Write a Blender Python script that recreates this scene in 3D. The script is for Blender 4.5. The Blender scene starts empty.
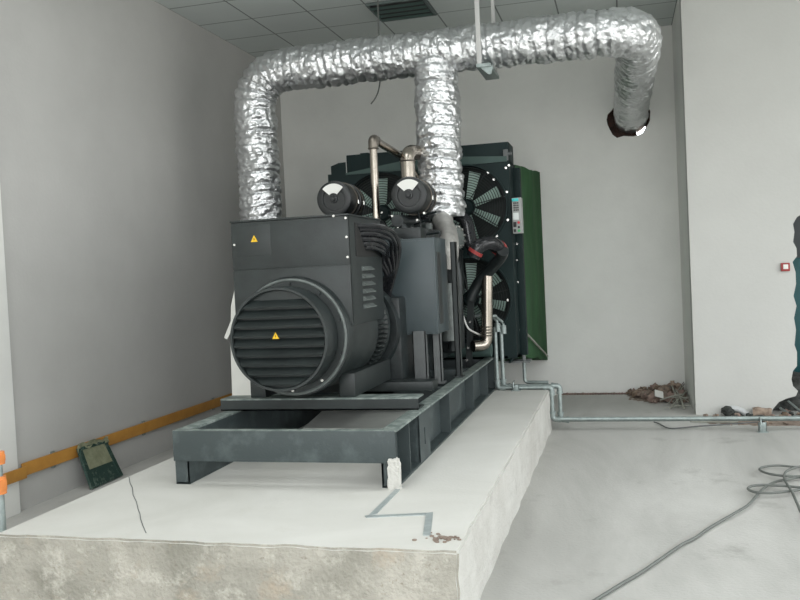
import bpy, bmesh, math, random
from mathutils import Vector, Matrix, noise
random.seed(7)
PI = math.pi
SC = bpy.context.scene
COL = SC.collection

# ------------------------------------------------------------------ camera frame (800x600, focal length 850 px)
CAM = Vector((0, 0, 1.75))
def frame():
    yaw, pit, roll = math.radians(14.733), math.radians(-1.848), math.radians(-2.741)
    f = Vector((-math.sin(yaw)*math.cos(pit), math.cos(yaw)*math.cos(pit), math.sin(pit)))
    r = Vector((math.cos(yaw), math.sin(yaw), 0)); u = r.cross(f)
    r2 = math.cos(roll)*r + math.sin(roll)*u
    u2 = -math.sin(roll)*r + math.cos(roll)*u
    return r2, u2, f
CR, CU, CF = frame()
def ray(x, y): return CR*((x-400)/850) + CU*((300-y)/850) + CF
def at(x, y, Y):
    d = ray(x, y); return CAM + d*(Y/d.y)
def onz(x, y, z):
    d = ray(x, y); return CAM + d*((z-CAM.z)/d.z)
def onx(x, y, X):
    d = ray(x, y); return CAM + d*(X/d.x)

# ------------------------------------------------------------------ materials
MATS = {}
def srgb(c): return tuple(((v/255)/12.92 if v/255 <= .04045 else ((v/255+.055)/1.055)**2.4) for v in c) + (1,)
def mat(name, rgb, rough=.6, metal=0, var=0, scale=6, bump=0, bscale=40, rgb2=None, detail=6, spec=.5, rvar=0, contrast=(.35,.65), stretch=None):
    m = bpy.data.materials.new(name); m.use_nodes = True
    nt = m.node_tree; N = nt.nodes; L = nt.links
    b = N['Principled BSDF']
    c = srgb(rgb); b.inputs['Base Color'].default_value = c
    b.inputs['Roughness'].default_value = rough; b.inputs['Metallic'].default_value = metal
    b.inputs['Specular IOR Level'].default_value = spec
    tc = N.new('ShaderNodeTexCoord'); mp = N.new('ShaderNodeMapping')
    L.new(tc.outputs['Object'], mp.inputs['Vector'])
    if stretch: mp.inputs['Scale'].default_value = stretch
    if var or rgb2:
        n = N.new('ShaderNodeTexNoise'); n.inputs['Scale'].default_value = scale; n.inputs['Detail'].default_value = detail
        n.inputs['Roughness'].default_value = .62
        L.new(mp.outputs[0], n.inputs['Vector'])
        rmp = N.new('ShaderNodeValToRGB'); e = rmp.color_ramp.elements
        e[0].position, e[1].position = contrast
        if rgb2: c2 = srgb(rgb2)
        else: c2 = tuple(min(1, v*(1+var)) for v in c[:3])+(1,); c = tuple(v*(1-var) for v in c[:3])+(1,)
        e[0].color = c; e[1].color = c2
        L.new(n.outputs['Fac'], rmp.inputs['Fac']); L.new(rmp.outputs['Color'], b.inputs['Base Color'])
        if rvar:
            mr = N.new('ShaderNodeMapRange'); mr.inputs['To Min'].default_value = rough-rvar; mr.inputs['To Max'].default_value = rough+rvar
            L.new(n.outputs['Fac'], mr.inputs['Value']); L.new(mr.outputs[0], b.inputs['Roughness'])
    if bump:
        n2 = N.new('ShaderNodeTexNoise'); n2.inputs['Scale'].default_value = bscale; n2.inputs['Detail'].default_value = 8
        L.new(mp.outputs[0], n2.inputs['Vector'])
        bp = N.new('ShaderNodeBump'); bp.inputs['Strength'].default_value = bump; bp.inputs['Distance'].default_value = .02
        L.new(n2.outputs['Fac'], bp.inputs['Height']); L.new(bp.outputs[0], b.inputs['Normal'])
    MATS[name] = m
    return m

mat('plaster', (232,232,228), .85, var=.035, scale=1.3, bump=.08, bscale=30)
mat('plaster_right_dimmed', (192,192,188), .85, var=.03, scale=1.2, bump=.08, bscale=30)  # darker copy of plaster; its colour offsets the strong light on this wall
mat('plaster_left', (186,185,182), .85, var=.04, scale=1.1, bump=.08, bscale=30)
mat('steel', (35,41,41), .42, var=.22, scale=5, bump=.05, bscale=60)
mat('frame_steel', (56,65,66), .5, rgb2=(88,98,98), scale=7, bump=.08, bscale=70, contrast=(.5,.85), detail=9)
mat('frame_worn', (92,103,100), .5, rgb2=(150,158,153), scale=14, bump=.1, bscale=60, contrast=(.42,.7), detail=9)
mat('panel_grey', (60,70,73), .38, var=.08, scale=3)
mat('post_grey', (92,95,95), .5, var=.12, scale=7)
mat('black_paint', (30,33,34), .38, var=.12, scale=8)
mat('black_rubber', (30,31,34), .2, var=.1, scale=8)
mat('engine', (30,36,37), .4, var=.35, scale=12, bump=.15, bscale=30)
mat('engine_light', (96,102,100), .45, var=.25, scale=15)
mat('shroud', (22,37,37), .6, var=.1, scale=4, spec=.22)
mat('shroud_light', (66,84,80), .6, var=.1, scale=4, spec=.3)
mat('radiator_core', (20,30,27), .6, var=.3, scale=50)
mat('blade', (168,192,182), .5, var=.08, scale=10)
mat('wire_dark', (24,30,30), .4)
mat('bolt_metal', (205,205,200), .25, .8)
mat('stainless', (168,160,150), .24, 1, var=.1, scale=9)
mat('stainless_dull', (122,116,108), .4, .9, var=.2, scale=12)
mat('exhaust', (172,170,166), .45, .45, var=.2, scale=10)
mat('galv', (146,156,154), .4, .5, var=.18, scale=22)
mat('label_white', (225,225,220), .5)
mat('yellow', (236,190,30), .5)
mat('ink', (20,20,20), .5)
mat('red_rubber', (150,52,50), .45, var=.1, scale=9)
mat('box_grey', (150,152,150), .5, var=.04, scale=4)
mat('cyan', (60,190,190), .5)
mat('screen', (205,210,208), .25)
mat('red', (190,40,50), .35)
mat('green', (50,160,90), .35)
mat('canvas', (72,116,76), .8, var=.16, scale=5, bump=.5, bscale=9, stretch=(1,1,.3))
mat('orange_bar', (190,138,62), .6, rgb2=(176,124,54), scale=6)
mat('orange_clip', (214,130,66), .5, var=.08, scale=9)
mat('film_dark', (52,72,66), .22, rgb2=(120,136,124), scale=16, contrast=(.55,.75), bump=.4, bscale=25)  # pale noise patches imitate highlights and reflections on the film
mat('film_olive', (126,130,104), .4, rgb2=(150,152,126), scale=16, bump=.4, bscale=30)
mat('brick', (148,126,116), .9, rgb2=(120,106,98), scale=14, bump=.6, bscale=30)
mat('brick_pale', (168,150,134), .9, rgb2=(120,104,92), scale=14, bump=.6, bscale=30)
mat('broken_edge', (140,120,102), .95, rgb2=(92,80,72), scale=9, bump=1, bscale=22)
mat('hole_brick', (88,66,58), .95, rgb2=(60,54,50), scale=14, bump=1, bscale=25)
mat('strip_metal', (166,174,174), .5, .3, var=.1, scale=20)
mat('lit_plinth_grey', (176,178,174), .6, var=.06, scale=6)  # pale tone imitates light falling on the plinth between the rails
mat('stick', (150,150,140), .8, var=.12, scale=12)
mat('dirt', (152,138,126), .95, rgb2=(122,106,96), scale=16, bump=.8, bscale=40)
mat('cable', (98,102,98), .5, var=.08, scale=12)
mat('white_board', (222,222,216), .7, var=.03, scale=5)
mat('hanger_white', (196,196,194), .5, var=.04, scale=5)
mat('teal', (20,84,88), .5, var=.08, scale=3)
mat('dark_room', (98,102,104), .9, var=.1, scale=2)
mat('black_foam', (30,34,34), .8, rgb2=(72,74,70), scale=18, bump=.6, bscale=30)
mat('pvc', (186,188,188), .4)
mat('vent_frame', (96,108,106), .5)
mat('vent_slat', (88,108,104), .5, .3)

def concrete(name, a, b, sc=1.4, stain=None, streak=None, bump=.25):
    m = bpy.data.materials.new(name); m.use_nodes = True
    nt = m.node_tree; N = nt.nodes; L = nt.links; bs = N['Principled BSDF']
    bs.inputs['Roughness'].default_value = .82; bs.inputs['Specular IOR Level'].default_value = .25
    tc = N.new('ShaderNodeTexCoord'); mp = N.new('ShaderNodeMapping'); L.new(tc.outputs['Object'], mp.inputs[0])
    if streak: mp.inputs['Scale'].default_value = streak[0]; mp.inputs['Rotation'].default_value = (0, 0, streak[1])
    n = N.new('ShaderNodeTexNoise'); n.inputs['Scale'].default_value = sc; n.inputs['Detail'].default_value = 9; n.inputs['Roughness'].default_value = .6
    n.inputs['Distortion'].default_value = .6
    L.new(mp.outputs[0], n.inputs['Vector'])
    r = N.new('ShaderNodeValToRGB'); e = r.color_ramp.elements; e[0].position = .32; e[1].position = .68
    e[0].color = srgb(a); e[1].color = srgb(b); L.new(n.outputs['Fac'], r.inputs[0])
    last = r.outputs[0]
    if stain:
        for (sscale, lo, hi, c) in stain:
            n2 = N.new('ShaderNodeTexNoise'); n2.inputs['Scale'].default_value = sscale; n2.inputs['Detail'].default_value = 12; n2.inputs['Roughness'].default_value = .7
            L.new(tc.outputs['Object'], n2.inputs['Vector'])
            r2 = N.new('ShaderNodeValToRGB'); q = r2.color_ramp.elements; q[0].position = lo; q[1].position = hi
            q[0].color = (0,0,0,1); q[1].color = (1,1,1,1); L.new(n2.outputs['Fac'], r2.inputs[0])
            mx = N.new('ShaderNodeMix'); mx.data_type = 'RGBA'
            L.new(r2.outputs[0], mx.inputs[0]); L.new(last, mx.inputs[6]); mx.inputs[7].default_value = srgb(c); last = mx.outputs[2]
    L.new(last, bs.inputs['Base Color'])
    n3 = N.new('ShaderNodeTexNoise'); n3.inputs['Scale'].default_value = 45; n3.inputs['Detail'].default_value = 8; L.new(tc.outputs['Object'], n3.inputs['Vector'])
    bp = N.new('ShaderNodeBump'); bp.inputs['Strength'].default_value = bump; bp.inputs['Distance'].default_value = .015
    L.new(n3.outputs['Fac'], bp.inputs['Height']); L.new(bp.outputs[0], bs.inputs['Normal'])
    MATS[name] = m
concrete('floor_concrete', (164,163,159), (198,197,193), .9, stain=[(2.2,.58,.8,(150,148,144))], streak=((1,.28,1), .7))
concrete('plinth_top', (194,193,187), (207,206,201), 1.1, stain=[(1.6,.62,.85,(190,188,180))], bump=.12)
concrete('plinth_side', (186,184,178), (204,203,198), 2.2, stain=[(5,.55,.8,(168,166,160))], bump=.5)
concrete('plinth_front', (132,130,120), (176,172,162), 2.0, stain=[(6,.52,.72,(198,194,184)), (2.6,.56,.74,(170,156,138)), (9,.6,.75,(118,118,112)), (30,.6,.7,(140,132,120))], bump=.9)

def foil():
    m = bpy.data.materials.new('foil'); m.use_nodes = True
    nt = m.node_tree; N = nt.nodes; L = nt.links; b = N['Principled BSDF']
    b.inputs['Base Color'].default_value = (.70,.71,.72,1); b.inputs['Metallic'].default_value = .9; b.inputs['Roughness'].default_value = .33
    tc = N.new('ShaderNodeTexCoord')
    prev = None
    for typ, sc, st, dist in (('V', 12, .6, .02), ('V', 28, .5, .010), ('N', 9, .5, .03)):
        if typ == 'V':
            t = N.new('ShaderNodeTexVoronoi'); t.feature = 'F1'; t.inputs['Scale'].default_value = sc; o = t.outputs['Distance']
        else:
            t = N.new('ShaderNodeTexNoise'); t.inputs['Scale'].default_value = sc; t.inputs['Detail'].default_value = 3; t.inputs['Distortion'].default_value = 1.5; o = t.outputs['Fac']
        L.new(tc.outputs['Object'], t.inputs['Vector'])
        bp = N.new('ShaderNodeBump'); bp.inputs['Strength'].default_value = st; bp.inputs['Distance'].default_value = dist
        L.new(o, bp.inputs['Height'])
        if prev: L.new(prev.outputs[0], bp.inputs['Normal'])
        prev = bp
    L.new(prev.outputs[0], b.inputs['Normal'])
    MATS['foil'] = m
foil()

def ceiling_mat():
    m = bpy.data.materials.new('ceiling_tiles'); m.use_nodes = True
    nt = m.node_tree; N = nt.nodes; L = nt.links; b = N['Principled BSDF']; b.inputs['Roughness'].default_value = .8
    g = N.new('ShaderNodeNewGeometry'); sx = N.new('ShaderNodeSeparateXYZ'); L.new(g.outputs['Position'], sx.inputs[0])
    def line(out, off):
        a = N.new('ShaderNodeMath'); a.operation = 'SUBTRACT'; L.new(out, a.inputs[0]); a.inputs[1].default_value = off - .009
        d = N.new('ShaderNodeMath'); d.operation = 'FLOORED_MODULO'; L.new(a.outputs[0], d.inputs[0]); d.inputs[1].default_value = .68
        c = N.new('ShaderNodeMath'); c.operation = 'LESS_THAN'; L.new(d.outputs[0], c.inputs[0]); c.inputs[1].default_value = .018
        return c.outputs[0]
    mx = N.new('ShaderNodeMath'); mx.operation = 'MAXIMUM'; L.new(line(sx.outputs[0], -4.025), mx.inputs[0]); L.new(line(sx.outputs[1], 9.2), mx.inputs[1])
    n = N.new('ShaderNodeTexNoise'); n.inputs['Scale'].default_value = 2; L.new(g.outputs['Position'], n.inputs['Vector'])
    r = N.new('ShaderNodeValToRGB'); r.color_ramp.elements[0].color = srgb((205,211,209)); r.color_ramp.elements[1].color = srgb((216,222,220)); L.new(n.outputs['Fac'], r.inputs[0])
    mix = N.new('ShaderNodeMix'); mix.data_type = 'RGBA'; L.new(mx.outputs[0], mix.inputs[0]); L.new(r.outputs[0], mix.inputs[6]); mix.inputs[7].default_value = srgb((130,136,134))
    L.new(mix.outputs[2], b.inputs['Base Color']); MATS['ceiling_tiles'] = m
ceiling_mat()

# ------------------------------------------------------------------ mesh builder
WPOS = {}
class MB:
    def __init__(s): s.bm = bmesh.new(); s.m = 0
    def _new(s, verts, faces):
        vs = [s.bm.verts.new(v) for v in verts]
        for f in faces:
            try: fc = s.bm.faces.new([vs[i] for i in f]); fc.material_index = s.m
            except ValueError: pass
        return vs
    def box(s, x0, x1, y0, y1, z0, z1, bev=0):
        b = bmesh.new(); bmesh.ops.create_cube(b, size=1)
        for v in b.verts: v.co = Vector(((x0+x1)/2+v.co.x*(x1-x0), (y0+y1)/2+v.co.y*(y1-y0), (z0+z1)/2+v.co.z*(z1-z0)))
        if bev: bmesh.ops.bevel(b, geom=b.edges[:], offset=bev, segments=2, affect='EDGES', profile=.6)
        return s.merge(b)
    def merge(s, b, M=None):
        b.verts.index_update()
        vs = s._new([(M @ v.co) if M else v.co.copy() for v in b.verts], [[v.index for v in f.verts] for f in b.faces]); b.free(); return vs
    def obox(s, c, size, M, bev=0):
        b = bmesh.new(); bmesh.ops.create_cube(b, size=1)
        for v in b.verts: v.co = Vector((v.co.x*size[0], v.co.y*size[1], v.co.z*size[2]))
        if bev: bmesh.ops.bevel(b, geom=b.edges[:], offset=bev, segments=2, affect='EDGES', profile=.6)
        return s.merge(b, Matrix.Translation(c) @ M.to_4x4())
    def cyl(s, p0, p1, r0, r1=None, seg=24, cap=True):
        p0, p1 = Vector(p0), Vector(p1); r1 = r0 if r1 is None else r1
        d = (p1-p0).normalized(); a = d.orthogonal().normalized(); b = d.cross(a)
        vs = [p0+(a*math.cos(2*PI*i/seg)+b*math.sin(2*PI*i/seg))*r0 for i in range(seg)] + [p1+(a*math.cos(2*PI*i/seg)+b*math.sin(2*PI*i/seg))*r1 for i in range(seg)]
        fs = [(i, (i+1) % seg, seg+(i+1) % seg, seg+i) for i in range(seg)]
        if cap: fs += [tuple(range(seg))[::-1], tuple(range(seg, 2*seg))]
        s._new(vs, fs)
    def lathe(s, p0, axis, prof, seg=40):   # prof: (distance along axis, radius)
        p0 = Vector(p0); d = Vector(axis).normalized(); a = d.orthogonal().normalized(); b = d.cross(a)
        vs = []; n = len(prof)
        for t, r in prof:
            for i in range(seg): vs.append(p0+d*t+(a*math.cos(2*PI*i/seg)+b*math.sin(2*PI*i/seg))*r)
        fs = [(k*seg+i, k*seg+(i+1) % seg, (k+1)*seg+(i+1) % seg, (k+1)*seg+i) for k in range(n-1) for i in range(seg)]
        s._new(vs, fs)
    def tube(s, pts, r, seg=12, cap=True, smooth=0):
        pts = [Vector(p) for p in pts]
        if smooth: pts = spline(pts, smooth)
        n = len(pts); vs = []; 
        t = (pts[1]-pts[0]).normalized(); a = t.orthogonal().normalized()
        for k in range(n):
            t2 = (pts[min(k+1, n-1)]-pts[max(k-1, 0)]).normalized()
            a = (a - t2*a.dot(t2)).normalized(); b = t2.cross(a)
            rr = r(k/(n-1)) if callable(r) else r
            for i in range(seg): vs.append(pts[k]+(a*math.cos(2*PI*i/seg)+b*math.sin(2*PI*i/seg))*rr)
        fs = [(k*seg+i, k*seg+(i+1) % seg, (k+1)*seg+(i+1) % seg, (k+1)*seg+i) for k in range(n-1) for i in range(seg)]
        if cap: fs += [tuple(range(seg))[::-1], tuple(range((n-1)*seg, n*seg))]
        s._new(vs, fs)
    def torus(s, c, axis, R, r, seg=48, ms=8, a0=0, a1=2*PI):
        c = Vector(c); d = Vector(axis).normalized(); a = d.orthogonal().normalized(); b = d.cross(a)
        if abs(a1-a0-2*PI) < 1e-6:
            vs = []
            for i in range(seg):
                u = 2*PI*i/seg; e = a*math.cos(u)+b*math.sin(u)
                for j in range(ms): w = 2*PI*j/ms; vs.append(c+e*(R+r*math.cos(w))+d*(r*math.sin(w)))
            s._new(vs, [(i*ms+j, ((i+1) % seg)*ms+j, ((i+1) % seg)*ms+(j+1) % ms, i*ms+(j+1) % ms) for i in range(seg) for j in range(ms)])
    def prism(s, poly, v):     # poly: 3-D points of one face, v: extrusion vector
        v = Vector(v); n = len(poly); p = [Vector(q) for q in poly]
        s._new(p+[q+v for q in p], [tuple(range(n))[::-1], tuple(range(n, 2*n))]+[(i, (i+1) % n, n+(i+1) % n, n+i) for i in range(n)])
    def sphere(s, c, r, seg=16, sz=(1,1,1)):
        b = bmesh.new(); bmesh.ops.create_uvsphere(b, u_segments=seg, v_segments=seg//2, radius=r)
        s.merge(b, Matrix.Translation(c) @ Matrix.Diagonal((sz[0], sz[1], sz[2], 1)))
    def build(s, name, mats, parent=None, smooth=True, angle=35):
        bmesh.ops.recalc_face_normals(s.bm, faces=s.bm.faces[:])
        me = bpy.data.meshes.new(name)
        xs = [v.co for v in s.bm.verts]
        o = Vector(((min(v.x for v in xs)+max(v.x for v in xs))/2, (min(v.y for v in xs)+max(v.y for v in xs))/2, min(v.z for v in xs)))
        bmesh.ops.translate(s.bm, verts=s.bm.verts[:], vec=-o)
        s.bm.to_mesh(me); s.bm.free()
        if not isinstance(mats, (list, tuple)): mats = [mats]
        for k in mats: me.materials.append(MATS[k])
        if smooth:
            me.shade_smooth(); me.set_sharp_from_angle(angle=math.radians(angle))
        ob = bpy.data.objects.new(name, me); COL.objects.link(ob)
        WPOS[ob.name] = o
        if parent: ob.parent = parent; ob.location = o-WPOS[parent.name]
        else: ob.location = o
        return ob
def spline(P, k):
    out = []
    Q = [P[0]*2-P[1]]+P+[P[-1]*2-P[-2]]
    for i in range(1, len(Q)-2):
        for j in range(k):
            t = j/k; a, b, c, d = Q[i-1:i+3]
            out.append(.5*((2*b)+(c-a)*t+(2*a-5*b+4*c-d)*t*t+(3*b-a-3*c+d)*t**3))
    out.append(P[-1]); return out
def tag(o, label=None, cat=None, group=None, kind=None):
    if label: o['label'] = label
    if cat: o['category'] = cat
    if group: o['group'] = group
    if kind: o['kind'] = kind
    return o
def thing(name, loc, label, cat, group=None):
    e = bpy.data.objects.new(name, None); COL.objects.link(e); e.location = loc; e.empty_display_size = .2
    WPOS[e.name] = Vector(loc); return tag(e, label, cat, group)
def part(mb, name, mats, parent, label=None, **k):
    o = mb.build(name, mats, parent, **k)
    if label: o['label'] = label
    return o
def struct(mb, name, mats, **k): return tag(mb.build(name, mats, None, **k), kind='structure')

# ------------------------------------------------------------------ the room
H = 4.76
m = MB(); m.box(-5.2, 7.2, -4.2, 12.4, -.2, 0); struct(m, 'floor', 'floor_concrete')
m = MB(); m.box(-5.2, 7.2, -4.2, 12.4, H, H+.12); struct(m, 'ceiling', 'ceiling_tiles')
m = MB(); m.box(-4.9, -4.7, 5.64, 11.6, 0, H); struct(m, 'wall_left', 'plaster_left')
m = MB(); m.box(-4.9, -4.655, -4.2, 5.65, 0, H, .004); struct(m, 'wall_left_pilaster', 'plaster')  # lighter plaster than the wall beside it puts its brighter light into the colour

def holed_wall(name, Y, th, X0, X1, Z0, Z1, holes, mats, outer=None):
    b = bmesh.new(); es = []
    def loop(pts):
        vs = [b.verts.new((x, Y, z)) for x, z in pts]
        for i in range(len(vs)): es.append(b.edges.new((vs[i], vs[(i+1) % len(vs)])))
    loop(outer or [(X0, Z0), (X1, Z0), (X1, Z1), (X0, Z1)])
    for h in holes: loop(h)
    r = bmesh.ops.triangle_fill(b, use_beauty=True, use_dissolve=False, edges=es)
    fs = b.faces[:]
    ex = bmesh.ops.extrude_face_region(b, geom=fs)
    vs = [g for g in ex['geom'] if isinstance(g, bmesh.types.BMVert)]
    bmesh.ops.translate(b, verts=vs, vec=(0, th, 0))
    bmesh.ops.recalc_face_normals(b, faces=b.faces[:])
    for f in b.faces:
        if abs(f.normal.y) < .5: f.material_index = 1
        if abs(f.normal.y) < .5 and any(abs(c-v) < 1e-3 for c in [f.calc_center_median().x] for v in (X0, X1)): f.material_index = 0
        if abs(f.normal.y) < .5 and any(abs(c-v) < 1e-3 for c in [f.calc_center_median().z] for v in (Z0, Z1)): f.material_index = 0
    mb = MB(); mb.bm.free(); mb.bm = b
    return struct(mb, name, mats, smooth=False)
hc = at(631, 119, 11.6)
hole = []
for i in range(26):
    a = 2*PI*i/26; rr = .25*(1+.14*noise.noise(Vector((math.cos(a)*2, math.sin(a)*2, 3))))
    if PI*.9 < a < PI*1.35: rr += .05
    hole.append((hc.x-.01+rr*math.cos(a), hc.z+.02+rr*math.sin(a)*.98))
holed_wall('wall_back', 11.6, .24, -4.9, 7.2, 0, H, [hole], ['plaster', 'broken_edge'])

m = MB(); b_ = bmesh.new(); n_ = 60; rings_ = []
for j in range(5):
    row = []
    for i in range(n_):
        a = 2*PI*i/n_; rr = .196+j*.038; y_ = 11.67+.05*noise.noise(Vector((math.cos(a)*3, math.sin(a)*3, j*1.7)))
        row.append(b_.verts.new((hc.x-.005+rr*math.cos(a), y_, hc.z+.03+rr*math.sin(a))))
    rings_.append(row)
for j in range(4):
    for i in range(n_):
        if 48 <= i <= 53 and j < 3: continue
        b_.faces.new([rings_[j][i], rings_[j][(i+1) % n_], rings_[j+1][(i+1) % n_], rings_[j+1][i]])
bmesh.ops.solidify(b_, geom=b_.faces[:], thickness=.04)
m.bm.free(); m.bm = b_; tag(m.build('wall_back_infill', 'hole_brick', angle=50), kind='structure')
PX = .735
edge = [at(x, y, 9.98) for x, y in [(771,417.5),(773,409),(779,402),(787,398.5),(796,396),(798,391),(793,386),(791.5,379),(793,371),(797,366),(797,352),(794.5,345),(796,330),(794,318),(796.5,306),(793.5,296),(796,284),(795.5,272),(792.5,262),(797,256),(796.5,248),(793,242),(794.5,232),(793,224),(797,217),(802,214)]]
outer = [(PX, 0)] + [(e.x, max(0, e.z)) for e in edge] + [(2.2, 2.3), (2.9, 2.36), (3.3, 2.2), (3.36, 1.5), (3.4, .8), (3.45, 0), (7.2, 0), (7.2, H), (PX, H)]
outer[1] = (edge[0].x, 0)
holed_wall('wall_right', 9.98, .22, PX, 7.2, 0, H, [], ['plaster_right_dimmed', 'broken_edge'], outer=outer)
m = MB(); m.box(PX, PX+.2, 10.2, 11.6, 0, H); struct(m, 'wall_return', 'plaster')
# passage beyond the broken opening
m = MB(); m.box(1.2, 4.4, 11.3, 11.4, 0, 2.8); struct(m, 'wall_passage', 'dark_room')
m = MB(); a = at(790, 258, 11.0)
m.box(1.75, 3.0, 10.95, 11.05, .1, a.z, .01); tag(m.build('door_1', 'teal'), kind='structure')
# the far side of the room, behind the photographer: wide loading door open to daylight
m = MB()
m.box(-4.9, -4.2, -4.2, -4.0, 0, H); m.box(6.0, 7.2, -4.2, -4.0, 0, H); m.box(-4.2, 6.0, -4.2, -4.0, 4.6, H)
struct(m, 'wall_front', 'plaster')
m = MB(); m.box(7.0, 7.2, -4.0, 10, 0, .9); m.box(7.0, 7.2, -4.0, 10, 3.9, H); m.box(7.0, 7.2, -4.0, 0, .9, 3.9); m.box(7.0, 7.2, 9.5, 10, .9, 3.9); struct(m, 'wall_side', 'plaster')  # unseen wall; its window opening is added to brighten the back wall

# ------------------------------------------------------------------ plinth
S = .44
def plinth():
    b = bmesh.new()
    x0, x1, y0, y1 = -3.33, -.795, 3.84, 9.15
    nx, ny = 60, 110
    bmesh.ops.create_cube(b, size=1)
    for v in b.verts: v.co = Vector(((x0+x1)/2+v.co.x*(x1-x0), (y0+y1)/2+v.co.y*(y1-y0), S/2+v.co.z*S))
    bmesh.ops.subdivide_edges(b, edges=[e for e in b.edges], cuts=40, use_grid_fill=True)
    top = [e for e in b.edges if all(abs(v.co.z-S) < 1e-4 for v in e.verts) and (all(abs(v.co.y-y0) < 1e-4 for v in e.verts) or all(abs(v.co.x-x1) < 1e-4 for v in e.verts))]
    vert = [e for e in b.edges if all(abs(v.co.x-x1) < 1e-4 and abs(v.co.y-y0) < 1e-4 for v in e.verts)]
    bmesh.ops.bevel(b, geom=top+vert, offset=.012, segments=2, affect='EDGES')
    for v in b.verts:
        if v.co.z > S-.03 or v.co.y < y0+.03 or v.co.x > x1-.03:
            n = noise.noise(v.co*3)*.006+noise.noise(v.co*14)*.004
            if v.co.y < y0+.03: v.co.y += n*1.4+.004
            if v.co.x > x1-.03: v.co.x += n*2
            if (v.co.y < y0+.03 or v.co.x > x1-.02) and v.co.z > S-.03: v.co.z -= abs(noise.noise(v.co*9))*.012
    bmesh.ops.recalc_face_normals(b, faces=b.faces[:])
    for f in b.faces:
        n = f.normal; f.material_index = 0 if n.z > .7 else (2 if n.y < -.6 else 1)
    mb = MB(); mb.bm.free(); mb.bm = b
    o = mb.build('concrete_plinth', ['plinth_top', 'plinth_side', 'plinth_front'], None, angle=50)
    tag(o, 'pale raised concrete plinth with rough stained front face under the generator', 'plinth')
plinth()
m = MB()
p = [onz(x, y, S) for x, y in [(396,489),(403,487),(377,514),(368,516.5)]]
m.prism([q+Vector((0,0,-.004)) for q in p], (0,0,.008))
p = [onz(x, y, S) for x, y in [(365,516),(430,513.2),(430,515.2),(366,518)]]; m.prism([q+Vector((0,0,-.004)) for q in p], (0,0,.008))
p = [onz(x, y, S) for x, y in [(426,514),(433,513),(430.5,536),(423,536)]]; m.prism([q+Vector((0,0,-.004)) for q in p], (0,0,.010))
tag(m.build('steel_strip', 'strip_metal'), 'thin bent metal strip lying on the plinth before the frame', 'metal strip')
m = MB(); rr2 = random.Random(5)
for k in range(46):
    c_ = onz(rr2.gauss(440, 7), rr2.gauss(538, 1.7), S+.003)
    if c_.y > 3.87: m.sphere(c_, rr2.uniform(.004, .011), 6, (1.4, 1.2, .6))
tag(m.build('plaster_grit', 'dirt'), 'small patch of brown grit near the front right corner of the plinth', 'grit', None, 'stuff')
# crack in the plinth surface: thin grey strips laid on top draw its dark line
m = MB(); pts = [onz(x, y, S) for x, y in [(129,477),(130,483),(132.5,488),(133,495),(136.5,502),(138,509),(140,514),(140.5,519),(143,526),(146,533)]]
for a, b in zip(pts, pts[1:]):
    w = .0028; m.prism([a+Vector((-w,0,-.003)), a+Vector((w,0,-.003)), b+Vector((w,0,-.003)), b+Vector((-w,0,-.003))], (0,0,.0045))
tag(m.build('plinth_crack', 'post_grey'), 'dark crack line running across the left of the plinth top', 'crack')

# ------------------------------------------------------------------ generator set
G = thing('generator_set', (-2.12, 7.0, S), 'large dark grey diesel generator set with louvred end cover on the concrete plinth', 'generator')
XL, XR, Y0, Y1, T = -2.87, -1.37, 4.95, 9.2, .793
def rail(sx):
    xo = XR if sx > 0 else XL; xi = xo-sx*.10
    lo, hi = min(xo, xi), max(xo, xi)
    m = MB(); m.m = 1; m.box(lo, hi, Y0+.03, Y1, T-.016, T, .003)
    m.m = 0; m.box(lo, hi, Y0+.0, Y1, S, S+.016, .003)
    wx = xi+sx*.007; m.box(wx-.006, wx+.006, Y0, Y1, S+.016, T-.016)
    m.box(lo, hi, Y0, Y0+.012, S, T-.02)      # end plate
    m.prism([(wx-.02, Y1, T), (wx-.02, Y1+.42, T), (wx-.02, Y1+.42, T-.06), (wx-.02, Y1, S+.02)], (.04, 0, 0))
    r = part(m, 'side_rail', ['frame_steel', 'frame_worn'], G)
    for y in (5.30, 6.63, 7.75, 8.6, 9.1):
        k = MB(); k.box(min(wx, xo-sx*.006), max(wx, xo-sx*.006), y, y+.014, S+.016, T-.016); part(k, 'stiffener', 'frame_steel', r)
    # slotted lifting plate
    k = MB(); x = xo-sx*.004
    y0, y1, zc, hw = 5.56, 5.86, .61, .014
    for (a0, a1, b0, b1) in ((y0, 5.69, S+.016, T-.016), (5.72, y1, S+.016, T-.016), (5.69, 5.72, S+.016, zc-.06), (5.69, 5.72, zc+.06, T-.016)):
        k.box(x-.006, x+.006, a0, a1, b0, b1)
    k.box(min(wx, x), max(wx, x), y0, y0+.012, S+.016, T-.016); k.box(min(wx, x), max(wx, x), y1-.012, y1, S+.016, T-.016)
    part(k, 'lifting_plate', 'frame_steel', r)
rail(1); rail(-1)
m = MB(); m.box(XL, XR, Y0-.02, Y0-.006, .595, T, .004); m.m = 1; m.box(XL, XR, Y0-.018, Y0+.05, T-.014, T+.001, .003); m.m = 0; m.box(XL+.1, XR-.1, Y0-.006, Y0+.05, .595, .609)
part(m, 'front_beam', ['frame_steel', 'frame_worn'], G)
for y in (6.9, 8.2, 9.05):
    m = MB(); m.box(XL+.11, XR-.11, y, y+.1, .60, T-.02, .003); part(m, 'cross_member', 'frame_steel', G)
m = MB()
m.m = 1; m.box(-2.905, -1.405, 5.70, 5.88, .868, .880, .003); m.m = 0
m.box(-2.905, -1.405, 5.70, 5.712, T, .869); m.box(-2.905, -1.405, 5.70, 5.88, T, T+.01); m.box(-2.905, -2.89, 5.71, 5.87, T, .869)
part(m, 'support_beam', ['steel', 'frame_worn'], G)
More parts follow.
